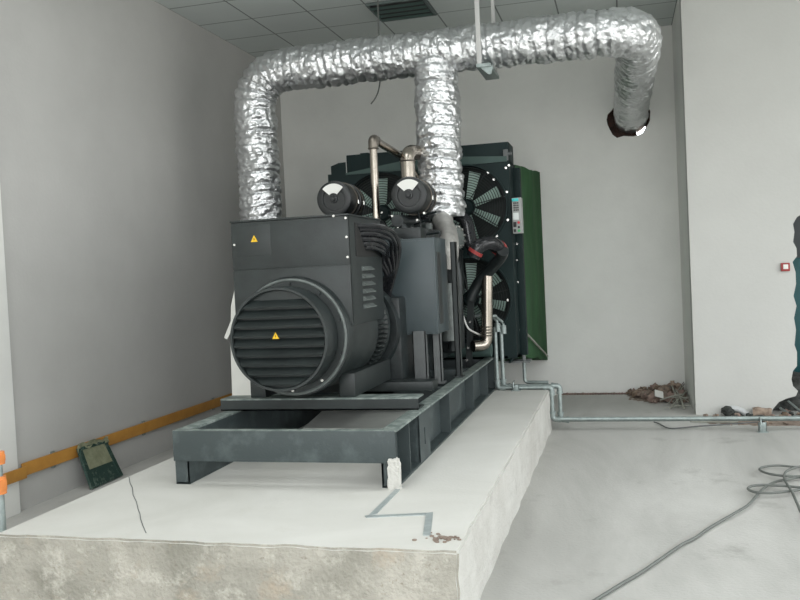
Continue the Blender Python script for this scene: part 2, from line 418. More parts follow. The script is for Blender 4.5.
m = MB(); m.box(-2.905, -1.50, 6.6, 6.8, T, .868, .004); part(m, 'support_beam', 'steel', G)
m = MB(); q0 = [onz(x, y, .615) for x, y in ((303,428),(322,411),(420,407),(399,429))]  # added pale sheet; its colour stands for light on the plinth below
for q_ in q0: q_.x = min(q_.x, XR-.105); q_.y = max(q_.y, Y0+.05)
m.prism([q+Vector((0,0,-.006)) for q in q0], (0,0,.006)); part(m, 'lit_plinth_sheet', 'lit_plinth_grey', G, 'added pale sheet imitating lit concrete between the frame rails')
# white plaster left on the corner of the rail
b = bmesh.new(); bmesh.ops.create_cube(b, size=1); bmesh.ops.subdivide_edges(b, edges=b.edges[:], cuts=9, use_grid_fill=True)
c = at(394.5, 474, Y0-.02)
for v in b.verts:
    v.co = Vector((v.co.x*.083*(1-.25*max(0, v.co.z)*2), v.co.y*.03, v.co.z*.19)); v.co += Vector((noise.noise(v.co*40)*.012, noise.noise(v.co*50+Vector((5,0,0)))*.01, noise.noise(v.co*35)*.012))
mm = MB(); mm.merge(b, Matrix.Translation(c)); part(mm, 'plaster_smear', 'plinth_side', G, 'white plaster lump on the frame corner')

# alternator
CX, CZ = -2.275, 1.335
m = MB()
m.lathe((CX+.02, 5.56, CZ), (0,1,0), [(0,.30),(0,.415),(.03,.425),(.10,.425),(.11,.40),(.14,.40),(.15,.41),(.4,.415),(.42,.425),(.7,.425),(.72,.40),(.95,.40),(.97,.43),(1.03,.43),(1.03,.2)], 64)
for i in range(18):
    a = -1.15+i*.09
    c = Vector((CX+.02, 6.40, CZ)); e = Vector((math.cos(a), 0, math.sin(a))); q = Vector((-math.sin(a), 0, math.cos(a)))
    m.prism([c+e*.39+q*.008+Vector((0,-.10,0)), c+e*.44+q*.008+Vector((0,-.10,0)), c+e*.44+q*.008+Vector((0,.1,0)), c+e*.39+q*.008+Vector((0,.1,0))], q*-.014)
for x in (-2.62, -1.93):
    m.box(x-.06, x+.06, 5.74, 6.7, .88, 1.05, .008)
A = part(m, 'alternator', 'steel', G)
m = MB(); m.torus((CX+.015, 5.558, CZ), (0,1,0), .40, .011, 64, 8); part(m, 'flange_ring', 'engine_light', A, 'lighter grey ring around the end cover')
for i in range(10):
    a = 2*PI*i/10+.3; m = MB(); c = Vector((CX+.015+.375*math.cos(a), 5.555, CZ+.375*math.sin(a))); m.cyl(c+Vector((0,-.015,0)), c, .011, seg=6); part(m, 'bolt', 'bolt_metal' if i in (7, 8) else 'steel', A)
R = .358
m = MB(); m.lathe((CX, 5.35, CZ), (0,1,0), [(.012,R-.025),(0,R-.02),(0,R-.004),(.01,R),(.20,R),(.21,R-.03)], 64)
m.lathe((CX, 5.40, CZ), (0,1,0), [(0,.001),(0,R-.005)], 64)
zz = CZ-R+.045
while zz < CZ+R-.02:
    h0 = .054; w0 = math.sqrt(max(0, (R-.022)**2-(max(abs(zz-CZ), abs(zz+h0-CZ)))**2))
    if w0 > .03:
        # slanted louvre with a hooded lower lip
        def hw(z_): return math.sqrt(max(.003, (R-.026)**2-(z_-CZ)**2))
        wb, wt = hw(zz), hw(zz+h0)
        pr = [(5.352, zz), (5.348, zz+.010), (5.392, zz+h0), (5.399, zz+h0), (5.40, zz+.004)]
        n_ = len(pr); ws = [wb, hw(zz+.010), wt, wt, wb]
        m._new([(CX-w_, a, b_) for w_, (a, b_) in zip(ws, pr)]+[(CX+w_, a, b_) for w_, (a, b_) in zip(ws, pr)], [tuple(range(n_))[::-1], tuple(range(n_, 2*n_))]+[(i, (i+1) % n_, n_+(i+1) % n_, n_+i) for i in range(n_)])
    zz += .066
EC = part(m, 'end_cover', 'steel', G)
def warning(px, py, Y, s, parent, name='warning_label'):
    c = at(px, py, Y); m = MB()
    m.prism([(c.x-s, Y, c.z-s*.8), (c.x+s, Y, c.z-s*.8), (c.x, Y, c.z+s)], (0, .004, 0)); m.m = 1
    m.prism([(c.x+s*.1, Y-.001, c.z+s*.45), (c.x-s*.22, Y-.001, c.z-s*.1), (c.x-.02*s, Y-.001, c.z-s*.1), (c.x-s*.12, Y-.001, c.z-s*.6), (c.x+s*.24, Y-.001, c.z+s*.05), (c.x+.04*s, Y-.001, c.z+s*.05)], (0, .003, 0))
    part(m, name, ['yellow', 'ink'], parent, 'yellow warning triangle')
warning(275.5, 336, 5.345, .024, EC)
# terminal box
BY = 5.62; bl, br, bt = -2.705, -1.822, 2.176
m = MB(); m.box(bl, br, BY, 6.43, 1.40, bt-.014, .006); m.box(bl-.006, br+.008, BY-.012, 6.44, bt-.014, bt, .004)
m.box(bl-.001, br-.0, BY-.006, BY+.02, 1.825, bt-.016, .004)     # upper front cover
m.box(bl-.001, br, BY-.006, BY+.02, 1.42, 1.817, .004)
TB = part(m, 'terminal_box', 'steel', G)
m = MB(); a = at(236, 226, BY); c = at(272, 255, BY); m.box(a.x, c.x, BY-.009, BY, c.z, a.z, .003); part(m, 'cover_plate', 'steel', TB)
warning(254, 239, BY-.014, .026, TB)
for px, py in [(346,218),(347,237),(348,257),(235,245),(334,216)]:
    m = MB(); c = at(px, py, BY-.008); m.cyl(c+Vector((0,-.012,0)), c+Vector((0,.004,0)), .009, seg=8); part(m, 'bolt', 'bolt_metal', TB)
# side cover with louvres
m = MB(); m.box(br-.004, br+.006, 5.76, 6.30, 1.88, 2.12, .002); part(m, 'side_opening_shade', 'ink', TB, 'black plate imitating the shaded opening the power cables leave through')  # flat black plate painted for the shade inside the opening
m = MB()
for k in range(6):
    z = 1.50+k*.055; m.prism([(br, 5.88, z), (br+.03, 5.88, z+.006), (br+.03, 5.88, z+.012), (br, 5.88, z+.034)], (0, .24, 0))
part(m, 'side_louvre', 'engine_light', TB)

# power cables from the terminal box down into the engine side
for k in range(6):
    q_ = k*.030+.008*math.sin(k*5.1)
    m = MB(); m.tube([(br-.05, 5.80+k*.03, 2.10-q_), (br+.02, 5.86+k*.03, 2.10-q_), (br+.10-q_*.4, 6.05+k*.02, 2.095-q_), (br+.13-q_*.6, 6.32+.04*math.sin(k*4), 2.06-q_), (br+.12-q_*1.1, 6.52, 1.96-q_*.7), (br+.06-q_*.6, 6.66, 1.82-q_*.5), (br-.02-q_*.5, 6.76, 1.66), (br-.09, 6.8, 1.45), (br-.12, 6.8, 1.2)], .021, 10, smooth=8)
    part(m, 'power_cable', 'black_rubber', G)
# grey control cabinet on posts
c0, c1 = at(363, 243, 6.95), at(434, 238, 6.95)
cl, cr, ct = c0.x-.0, c1.x, 2.03
m = MB(); m.box(cl, cr, 6.95, 7.42, 1.22, ct, .006)
CC = part(m, 'control_cabinet', 'panel_grey', G)
m = MB(); m.box(cl+.015, cr-.012, 6.943, 6.955, 1.24, ct-.02, .003); part(m, 'cabinet_door', 'panel_grey', CC)
m = MB(); m.box(cr-.002, cr+.004, 7.02, 7.16, 1.3, ct-.12); part(m, 'side_vent', 'black_paint', CC)
for (xa, xb, y, zt) in ((at(412,330,6.93).x, at(425,330,6.93).x, 6.93, 1.25), (at(433,360,7.05).x, at(441,360,7.05).x, 7.05, 1.25), (-1.42, -1.47, 7.42, 2.0), (-2.7, -2.62, 6.95, 1.6)):
    m = MB(); xa, xb = sorted((xa, xb)); m.box(xa, xb, y, y+.008, T, zt); m.box(xa, xa+.008, y, y+.07, T, zt); m.box(xb-.008, xb, y, y+.07, T, zt); m.box(xa-.02, xb+.02, y-.02, y+.09, T-.002, T+.012)
    part(m, 'support_post', 'steel' if y > 7.3 else 'post_grey', G)

# engine
m = MB()
m.box(-2.52, -1.78, 6.75, 8.85, .85, 1.55, .03)
m.prism([(-2.62, 7.0, 1.45), (-2.2, 7.0, 1.25), (-1.70, 7.0, 1.45), (-1.60, 7.0, 1.95), (-1.95, 7.0, 2.10), (-2.2, 7.0, 1.8), (-2.45, 7.0, 2.10), (-2.75, 7.0, 1.95)], (0, 1.8, 0))
m.box(-2.42, -1.88, 6.9, 8.8, .62, .88, .03)
m.lathe((-2.2, 6.7, 1.3), (0,1,0), [(0,.2),(0,.40),(.06,.42),(.20,.42),(.22,.38),(.22,.2)], 40)
for k in range(6):
    for s in (-1, 1):
        c = Vector((-2.2+s*.43, 7.15+k*.28, 2.04)); m.box(c.x-.13, c.x+.13, c.y-.11, c.y+.11, 1.98, 2.13, .02)
        m.box(c.x+s*.12, c.x+s*.2, c.y-.05, c.y+.05, 1.5, 1.9, .01)
m.box(-2.36, -2.04, 7.2, 8.7, 1.75, 2.16, .03)
part(m, 'engine_block', 'engine', G)
m = MB(); 
for s in (-1, 1):
    m.tube([(-2.2+s*.33, 7.15, 2.2), (-2.2+s*.33, 8.65, 2.2)], .055, 16)
    for k in range(6): m.cyl((-2.2+s*.33, 7.2+k*.28, 2.2), (-2.2+s*.42, 7.2+k*.28, 2.06), .035, seg=12)
part(m, 'intake_manifold', 'engine', G)
# turbochargers
for s in (-1, 1):
    m = MB(); c = Vector((-2.19+s*.20, 8.15, 2.16))
    m.torus(c, (0,1,0), .10, .055, 32, 12); m.lathe(c+Vector((0,-.12,0)), (0,1,0), [(0,.001),(0,.06),(.05,.08),(.2,.09),(.28,.05),(.28,.001)], 28)
    m.cyl(c, c+Vector((0,.4,0)), .06, seg=20)
    part(m, 'turbocharger', 'engine', G)
# small engine fittings in view above the cabinet
m = MB(); c = at(429, 228, 7.6); m.box(c.x-.025, c.x+.025, 7.57, 7.64, c.z-.045, c.z+.045, .004); part(m, 'sensor_block', 'engine_light', G)
for (x0, y0, x1, y1, Y, r) in ((388,216,436,212,7.5,.011),(390,226,430,219,7.5,.009),(386,233,440,232,7.3,.014),(402,213,404,236,7.4,.012),(418,212,420,234,7.4,.010),(386,240,402,228,7.2,.016)):
    m = MB(); a, b_ = at(x0, y0, Y), at(x1, y1, Y); mid = (a+b_)/2+Vector((0, .05, -.02)); m.tube([a, mid, b_], r, 8, smooth=6); part(m, 'fuel_line', 'engine', G)
for px, py in ((392,216),(404,217),(417,220),(398,228),(412,228),(424,213)):
    m = MB(); c = at(px, py, 7.35); m.cyl(c, c+Vector((0,.05,0)), .011, seg=6); part(m, 'bolt', 'bolt_metal', G)

# air filters
def air_filter(px, py, Y=7.3):
    c = at(px, py, Y); r = .164
    m = MB(); m.lathe(c, (0,1,0), [(.0,.001),(.0,.10),(-.012,.105),(-.014,r-.02),(-.006,r-.004),(.01,r),(.05,r),(.055,r-.006),(.28,r-.008),(.285,r+.004),(.31,r+.004),(.315,r-.01),(.46,r-.012),(.50,r-.04),(.50,.001)], 48)
    F = part(m, 'air_filter', 'black_paint', G)
    m = MB(); n = 14; a0, a1 = PI*.26, PI*.76
    P1 = [(c.x+.052*math.cos(a0+(a1-a0)*i/n), c.y-.018, c.z+.052*math.sin(a0+(a1-a0)*i/n)) for i in range(n+1)]
    P2 = [(c.x+.137*math.cos(a0+(a1-a0)*i/n), c.y-.018, c.z+.137*math.sin(a0+(a1-a0)*i/n)) for i in range(n+1)]
    m.prism(P1+P2[::-1], (0, .005, 0)); part(m, 'filter_label', 'label_white', F, 'white fan-shaped label')
    m = MB(); m.lathe(c+Vector((0,-.03,0)), (0,1,0), [(0,.001),(0,.018),(.012,.022),(.014,.034),(.035,.036)], 20); part(m, 'wing_nut', 'black_paint', F)
    for dy in (.18, .35):
        m = MB(); m.lathe(c+Vector((0,dy,0)), (0,1,0), [(0,r-.004),(0,r+.003),(.022,r+.003),(.022,r-.004)], 40)
        q = c+Vector(((r+.008)*math.cos(-.15), dy+.01, (r+.008)*math.sin(-.15))); m.m = 1; m.cyl(q+Vector((0,-.0,-.015)), q+Vector((0,0,.02)), .009, seg=8)
        part(m, 'clamp_band', ['stainless_dull', 'bolt_metal'], F)
    m = MB(); m.tube([c+Vector((0,.46,0)), c+Vector((0,.60,-.01)), c+Vector((-.03,.72,-.08)), c+Vector((-.06,.78,-.18))], .065, 16, smooth=5); part(m, 'intake_elbow', 'black_rubber', F)
    return F
air_filter(334, 199); air_filter(409, 195)

# stainless coolant pipes
def arc_path(pts, rad, n=7):
    pts = [Vector(p) for p in pts]; out = [pts[0]]
    for i in range(1, len(pts)-1):
        a, b_, c = pts[i-1], pts[i], pts[i+1]; u = (a-b_).normalized(); v = (c-b_).normalized()
        r = min(rad, (a-b_).length*.49, (c-b_).length*.49)
        for k in range(n+1):
            t = k/n; out.append((b_+u*r)*(1-t)**2+b_*2*t*(1-t)+(b_+v*r)*t*t)
    out.append(pts[-1]); return out
pa = at(373, 139, 7.45); r_ = .035
m = MB(); m.tube(arc_path([at(377, 236, 7.45), pa, pa+Vector((.02, 1.1, -.05)), pa+Vector((.1, 1.35, -.28))], .06), r_, 18)
P = part(m, 'coolant_pipe', 'stainless', G)
m = MB(); m.tube(arc_path([pa+Vector((0,0,-.09)), pa, pa+Vector((0,.10,-.004))], .06), .046, 18); m.torus(pa+Vector((0,0,-.085)), (0,0,1), .044, .008, 24, 6); part(m, 'elbow_fitting', 'stainless_dull', P)
pb = at(407, 151, 8.2)
m = MB(); m.tube(arc_path([at(409, 190, 8.2), pb+Vector((0,0,0)), pb+Vector((.12,.35,-.0)), pb+Vector((.25,.8,-.2))], .11), .072, 22)
P = part(m, 'coolant_pipe', 'stainless', G)
m = MB(); m.torus(pb+Vector((0,0,-.1)), (0,0,1), .073, .008, 28, 6); part(m, 'elbow_fitting', 'stainless_dull', P)

# exhaust outlets up into the foil ducts
ex = at(436, 214, 8.5)
m = MB(); m.tube([(-1.75, 8.5, 2.55), (-1.74, 8.48, 2.35), at(443, 224, 8.30), at(446.5, 234, 8.08), at(448, 248, 7.9), at(446, 268, 7.9)], .105, 24, smooth=6); E_ = part(m, 'exhaust_outlet', 'exhaust', G)
fc = at(457, 237, 8.30); m = MB(); ax = Vector((.93, -.36, .12)).normalized(); m.lathe(fc-ax*.012, ax, [(-.08,.06),(0,.065),(0,.118),(.028,.118),(.028,.001)], 32)
m.m = 1
u = ax.orthogonal().normalized(); v = ax.cross(u)
for i in range(10): q = fc+(u*math.cos(i*.628)+v*math.sin(i*.628))*.098; m.cyl(q, q+ax*.036, .012, seg=6)
part(m, 'flange', ['engine_light', 'bolt_metal'], E_)
m = MB(); m.tube([(-3.71, 8.5, 2.35), (-3.70, 8.5, 2.0), (-3.45, 8.45, 1.75), (-3.1, 8.4, 1.65), (-2.7, 8.3, 1.7)], .10, 20, smooth=6); part(m, 'exhaust_outlet', 'exhaust', G)
# hoses on the right
m = MB(); m.tube([at(454,214,8.6), at(461,216,8.55), at(467,223,8.5), at(469.5,235,8.45), at(472,246,8.4), at(477,253,8.35)], .064, 18, smooth=8); H1 = part(m, 'coolant_hose', 'black_rubber', G)
m = MB(); m.tube([at(473,257,8.35), at(478,248,8.35), at(487,243,8.4), at(495,245,8.5), at(502,251,8.65)], .072, 18, smooth=8); H2 = part(m, 'coolant_hose', 'black_rubber', G)
for hp, (p0, p1) in ((H2, (at(474.6,253.5,8.35), at(476.4,250.5,8.35))), (H2, (at(498,247.3,8.56), at(500.3,249.3,8.61)))):
    m = MB(); m.cyl(p0, p1, .077, seg=24); part(m, 'hose_clamp', 'red_rubber', hp, 'red silicone hose end')
m = MB(); m.tube([at(503,251,8.5), at(500,258,8.6), at(490,270,8.7), at(478,284,8.75), at(470,300,8.75)], .06, 16, smooth=6); part(m, 'coolant_hose', 'engine', G)
m = MB(); m.tube([at(455,262,8.0), at(458,285,8.0), at(457,320,8.0), at(452,350,8.0)], .045, 14, smooth=6); part(m, 'engine_pipe', 'engine', G)
# right flank machinery
m = MB(); c = at(458, 300, 8.3); m.box(c.x-.12, c.x+.02, 8.0, 8.5, .95, 1.95, .03)
for k in range(5): m.box(c.x-.10, c.x+.035, 7.98, 8.02, 1.05+k*.17, 1.15+k*.17, .01)
part(m, 'lube_cooler', 'engine', G)
m = MB(); c = at(452, 280, 7.8); m.cyl((c.x-.03, 7.7, 1.1), (c.x-.03, 7.7, 1.55), .07, seg=20); m.cyl((c.x-.03, 7.7, 1.55), (c.x-.03, 7.7, 1.63), .055, seg=20); part(m, 'oil_filter', 'engine_light', G)
m = MB(); a, b_ = at(470, 296, 8.75), at(467, 392, 8.75); m.prism([a+Vector((-.025,0,0)), a+Vector((.045,0,0)), b_+Vector((.04,0,0)), b_+Vector((-.02,0,0))], (0,.02,0)); St = part(m, 'radiator_stay', 'steel', G)
for px, py in ((468,348),(467,360),(470,322)):
    m = MB(); c = at(px, py, 8.74); m.cyl(c+Vector((0,-.01,0)), c+Vector((0,.01,0)), .012, seg=8); part(m, 'bolt', 'bolt_metal', St)
m = MB(); m.tube([at(463,316,8.7), at(468,328,8.7), at(476,333,8.72), at(481,335,8.75)], .010, 8, smooth=6); part(m, 'vent_hose', 'label_white', G, 'thin white hose')
# lower stainless pipe
m = MB(); q = at(487, 345, 8.72)
m.tube(arc_path([at(487,272,8.72), q, q+Vector((-.13,-.10,.0))], .09), .058, 22); P = part(m, 'coolant_pipe', 'stainless', G)
m = MB()
for k in range(4): m.torus(q+Vector((-.0,0,.10+k*.03)), (0,0,1), .058, .008, 28, 6)
part(m, 'hose_clamp', 'stainless_dull', P)

# radiator with four fans
RY = 9.1
def rx(px, py): return at(px, py, RY).x
def rz(px, py): return at(px, py, RY).z
rl, rr_, rb, rt = rx(328,178), rx(509,165), rz(520,358), rz(512,160)
FZ = (at(466,207,RY).z, at(464,299,RY).z); FX = (at(466,207,RY).x, at(382,212,RY).x)
def shroud_plate():
    b = bmesh.new(); es = []
    def loop(pts):
        vs = [b.verts.new((x, RY, z)) for x, z in pts]
        for i in range(len(vs)): es.append(b.edges.new((vs[i], vs[(i+1) % len(vs)])))
    loop([(rl, rb), (rr_, rb), (rr_, rt), (rl, rt)])
    for x in FX:
        for z in FZ: loop([(x+.44*math.cos(2*PI*i/56), z+.44*math.sin(2*PI*i/56)) for i in range(56)])
    bmesh.ops.triangle_fill(b, use_beauty=True, edges=es)
    ex = bmesh.ops.extrude_face_region(b, geom=b.faces[:])
    bmesh.ops.translate(b, verts=[g for g in ex['geom'] if isinstance(g, bmesh.types.BMVert)], vec=(0, .02, 0))
    return b
m = MB(); m.bm.free(); m.bm = shroud_plate()
m.box(rl, rl+.03, RY+.02, RY+.5, rb, rt); m.box(rr_-.03, rr_, RY+.02, RY+.5, rb, rt); m.box(rl, rr_, RY+.02, RY+.5, rt-.02, rt); m.box(rl, rr_, RY+.02, RY+.5, rb, rb+.03)
for x in FX:
    for z in FZ: m.lathe((x, RY, z), (0,1,0), [(.02,.455),(-.03,.455),(-.03,.44),(.14,.44)], 56)
m.box(rr_-.0, rr_+.075, RY+.30, RY+.42, rb, rt-.05, .004)
RAD = part(m, 'radiator', 'shroud', G)
m = MB(); m.box(rl+.03, rr_-.03, RY+.22, RY+.4, rb+.03, rt-.02); 
part(m, 'radiator_core', 'radiator_core', RAD)
for ix, x in enumerate(FX):
    for iz, z in enumerate(FZ):
        m = MB(); m.lathe((x, RY+.0, z), (0,1,0), [(0,.001),(0,.07),(.02,.09),(.12,.09)], 28); m.m = 1
        base = [math.radians(75), math.radians(88), math.radians(245), math.radians(100)][ix*2+iz] if True else 0
        for k in range(7):
            a = base+k*2*PI/7
            e = Vector((math.cos(a), 0, math.sin(a))); q = Vector((-math.sin(a), 0, math.cos(a)))
            p0, p1 = .09, .385
            c = Vector((x, RY+.07, z))
            P_ = [c+e*p0-q*.035+Vector((0,.015,0)), c+e*p1-q*.060+Vector((0,.03,0)), c+e*p1+q*.055+Vector((0,-.03,0)), c+e*p0+q*.03+Vector((0,-.015,0))]
            m.prism(P_, (0, .006, 0))
        part(m, 'fan', ['shroud', 'blade'], RAD, 'fan with pale green blades')
        m = MB()
        for k in range(13): m.torus((x, RY-.02+.0, z), (0,1,0), .10+k*.027, .0042, 48, 5)
        for k in range(8):
            a = k*PI/4+.2; m.cyl((x+.09*math.cos(a), RY-.024, z+.09*math.sin(a)), (x+.45*math.cos(a), RY-.024, z+.45*math.sin(a)), .005, seg=6)
        part(m, 'fan_guard', 'wire_dark', RAD)
        m = MB(); m.m = 0; m.cyl((x, RY-.012, z), (x, RY-.002, z), .012, seg=8); part(m, 'bolt', 'bolt_metal', RAD)
for px, py in ((488,173),(494,179.5),(506,168),(509,165.5),(507,192),(508,220),(497,236),(500,325),(508,300),(496,338)):
    m = MB(); c = at(px, py, RY); m.cyl(c+Vector((0,-.014,0)), c+Vector((0,.004,0)), .013, seg=8); part(m, 'bolt', 'bolt_metal', RAD)
# header tank and sloping top plate
tz = rz(508,141); tl = rx(345,156)
m = MB(); m.box(tl, rx(508,150), RY+.04, RY+.45, rt, tz, .006); HT = part(m, 'header_tank', 'shroud', RAD)
m = MB(); z0 = rt
m.prism([(tl, RY-.01, z0-.02), (-2.1, RY-.01, z0-.02), (rr_-.02, RY-.01, z0-.01), (rr_-.02, RY-.01, z0+.045), (-2.1, RY-.01, z0+.11), (tl, RY-.01, z0+.0)], (0, .05, 0)); part(m, 'top_plate', 'shroud_light', RAD, 'lighter grey strip along the top')
m = MB(); a = at(336,166,RY); m.prism([(rl+.04, RY, rt), (tl, RY, rt), (tl, RY, tz-.08), (a.x+.03, RY, a.z+.03), (rl+.04, RY, a.z)], (0, .01, 0)); part(m, 'lifting_lug', 'shroud', RAD)
m = MB(); c = at(359,155,RY); m.box(c.x-.05, c.x+.05, RY+.2, RY+.28, tz, tz+.035, .008); part(m, 'filler_cap', 'shroud', RAD)
m = MB(); c = at(506,154,RY); m.box(c.x-.03, c.x+.02, RY, RY+.03, c.z-.07, c.z+.05, .003); m.cyl(c+Vector((.02,0,0)), c+Vector((.06,0,0)), .018, seg=10); part(m, 'hinge_bracket', 'post_grey', RAD)
for px, py in ((513,244),(517,244),(513,260),(517,260),(514,282),(518,282),(516,333),(519,330),(512,187),(513,200)):
    m = MB(); c = at(px, py, RY+.29); m.cyl(c, c+Vector((0,.014,0)), .011, seg=6); part(m, 'bolt', 'bolt_metal', RAD)
m = MB(); m.box(rr_-.14, rr_+.13, RY-.02, RY+.24, rb-.05, rb-.035, .003); m.cyl((rr_+.06, RY+.08, rb-.05), (rr_+.06, RY+.08, rb+.02), .02, seg=10); part(m, 'foot_bracket', 'post_grey', RAD)
m = MB(); m.prism([(rr_-.05, RY-.1, rb), (rr_-.05, RY+.5, rb), (rr_-.05, RY+.5, rb-.02), (rr_-.05, Y1-.1, T-.05), (rr_-.05, Y1-.3, T-.05)], (-.02, 0, 0)); m.box(rl+.1, rr_-.1, RY, RY+.4, T, rb, .005); part(m, 'radiator_base', 'shroud', RAD)
m = MB(); m.cyl((-2.7, 8.85, rz(470,350)+.02), (-1.36, 8.85, rz(470,350)+.02), .075, seg=20); part(m, 'header_pipe', 'shroud_light', RAD)
# drive controller box on the radiator flank
a, b_ = at(511.5, 198, RY-.05), at(522.5, 233, RY-.05); x0, x1, z1, z0 = a.x, b_.x, a.z, b_.z-.0
m = MB(); m.box(x0, x1, RY-.05, RY+.08, z0, z1, .004); V = part(m, 'controller_box', 'box_grey', G, 'grey keypad controller box')
w_ = x1-x0; h_ = z1-z0; yf = RY-.056
def pad(u0, u1, v0, v1, mt, nm):
    m = MB(); m.box(x0+w_*u0, x0+w_*u1, yf, yf+.01, z1-h_*v1, z1-h_*v0, .001); part(m, nm, mt, V)
pad(.03,.72,.02,.10,'cyan','name_plate')
for r in range(4):
    for c in range(3): pad(.18+.2*c,.3+.2*c,.13+.065*r,.17+.065*r,'ink','key')
pad(.08,.68,.42,.62,'screen','display'); pad(.08,.4,.68,.82,'ink','meter')
for (v, mt) in ((.70,'red'),(.93,'green')):
    m = MB(); c = Vector((x0+w_*.66, yf, z1-h_*v)); m.cyl(c+Vector((0,-.012,0)), c+Vector((0,.01,0)), .014, seg=14); part(m, 'push_button', mt, V, mt+' push button')
pad(.08,.35,.88,.96,'ink','switch'); pad(.55,.75,.80,.86,'ink','switch')

# ------------------------------------------------------------------ foil ducts
D = thing('foil_duct', (-1.75, 8.5, 2.33), 'crinkled silver foil duct running under the ceiling from generator to wall', 'duct')
def foil_tube(pts, r, name, seed):
    P0 = [Vector(p) for p in pts]
    # resample by arclength
    out = [P0[0]]; step = .0125; acc = 0
    for a, b in zip(P0, P0[1:]):
        L_ = (b-a).length; d = 0
        while acc+L_-d >= step:
            d += step-acc; out.append(a+(b-a)*(d/L_)); acc = 0
        acc += L_-d
    n = len(out); seg = 88; vs = []; t = (out[1]-out[0]).normalized(); A_ = t.orthogonal().normalized()
    rnd = random.Random(seed); rings = []; s = 0
    while s < n*step+.2: rings.append((s, rnd.uniform(.006, .022), rnd.uniform(-1, 1))); s += rnd.uniform(.06, .13)
    for k, c in enumerate(out):
        t2 = (out[min(k+3, n-1)]-out[max(k-3, 0)]).normalized(); A_ = (A_-t2*A_.dot(t2)).normalized(); B_ = t2.cross(A_)
        s = k*step
        for i in range(seg):
            u = 2*PI*i/seg; e = A_*math.cos(u)+B_*math.sin(u)
            s2 = s+.012*math.sin(u*2+seed)+.01*noise.noise(Vector((math.cos(u)*1.5, math.sin(u)*1.5, s*3)))
            dr = 0
            for (q, dep, w) in rings:
                if abs(s2-q) < .04: dr -= dep*max(0, 1-abs(s2-q)/.022)
            p = c+e*r
            v1 = noise.noise(p*4.5+Vector((seed,0,0)))*.012
            w_ = noise.noise(p*10+Vector((0,seed,0))); v2 = (abs(w_)-.22)*.030
            v3 = (abs(noise.noise(p*24+Vector((3,seed,1))))-.2)*.011
            vs.append(c+e*(r+dr+v1+v2+v3+.004))
    m = MB()
    m._new(vs, [(k*seg+i, k*seg+(i+1) % seg, (k+1)*seg+(i+1) % seg, (k+1)*seg+i) for k in range(n-1) for i in range(seg)]+[tuple(range(seg))[::-1], tuple(range((n-1)*seg, n*seg))])
    return part(m, name, 'foil', D, angle=60)
dr = .217
foil_tube(arc_path([(-3.735, 8.5, 2.3), (-3.735, 8.5, 3.955), (-.6, 8.5, 3.955)], .42, 14), dr, 'vertical_leg', 1)
foil_tube(arc_path([(-.62, 8.5, 3.955), (.235, 8.5, 3.955), (.235, 9.3, 3.91)], .36, 14), dr+.004, 'elbow', 2)
foil_tube([(.235, 9.25, 3.913), (hc.x-.005, 11.78, hc.z+.03)], dr-.008, 'wall_leg', 5)
foil_tube([(-1.745, 8.5, 3.95), (-1.745, 8.5, 3.2), (-1.745, 8.5, 2.28)], dr+.004, 'branch', 3)

# hanger from the ceiling
Hg = thing('duct_hanger', (-1.25, 8.24, H), 'white steel hanger bars dropping from the ceiling beside the foil duct', 'hanger')
a = at(479.5, 64, 8.22); m = MB(); m.box(a.x-.022, a.x+.022, 8.205, 8.235, a.z, H, .003); part(m, 'bar', 'hanger_white', Hg)
m = MB(); m.box(a.x+.06, a.x+.095, 8.76, 8.79, a.z, H, .003); part(m, 'bar', 'hanger_white', Hg)
m = MB(); m.box(a.x-.03, a.x+.11, 8.20, 8.80, a.z-.035, a.z-.0, .003); b_ = at(489, 76, 8.3)
m.prism([(a.x+.0, 8.22, a.z-.03), (a.x+.13, 8.22, a.z-.03), (a.x+.11, 8.22, b_.z), (a.x+.08, 8.22, b_.z)], (0, .02, 0)); part(m, 'bracket', 'galv', Hg)
# dangling cable
m = MB(); m.tube([at(378,-30,8.85), at(378,10,8.85), at(379,40,8.85), at(380,75,8.85), at(379,88,8.85), at(376,97,8.85), at(371,104,8.83)], .008, 8, smooth=6)
o = m.build('ceiling_cable', 'cable'); tag(o, 'thin dark cable dangling from the ceiling behind the foil duct', 'cable')
# ceiling vent
V_ = thing('ceiling_vent', (-2.32, 9.54, H-.02), 'dark louvred vent set in the ceiling grid', 'vent')
m = MB()
for (a0, a1, b0, b1) in ((-2.655,-1.985,9.205,9.235),(-2.655,-1.985,9.845,9.875),(-2.655,-2.625,9.235,9.845),(-2.015,-1.985,9.235,9.845)): m.box(a0, a1, b0, b1, H-.025, H+.01)
part(m, 'frame', 'vent_frame', V_)
for k in range(4):
    y = 9.27+k*.15; m = MB(); m.prism([(-2.625, y, H-.035), (-2.625, y+.05, H-.05), (-2.625, y+.06, H-.045), (-2.625, y+.01, H-.030)], (.61, 0, 0)); part(m, 'slat', 'vent_slat', V_)
m = MB(); m.box(-2.63, -2.01, 9.23, 9.85, H-.002, H+.005); part(m, 'backing', 'ink', V_)

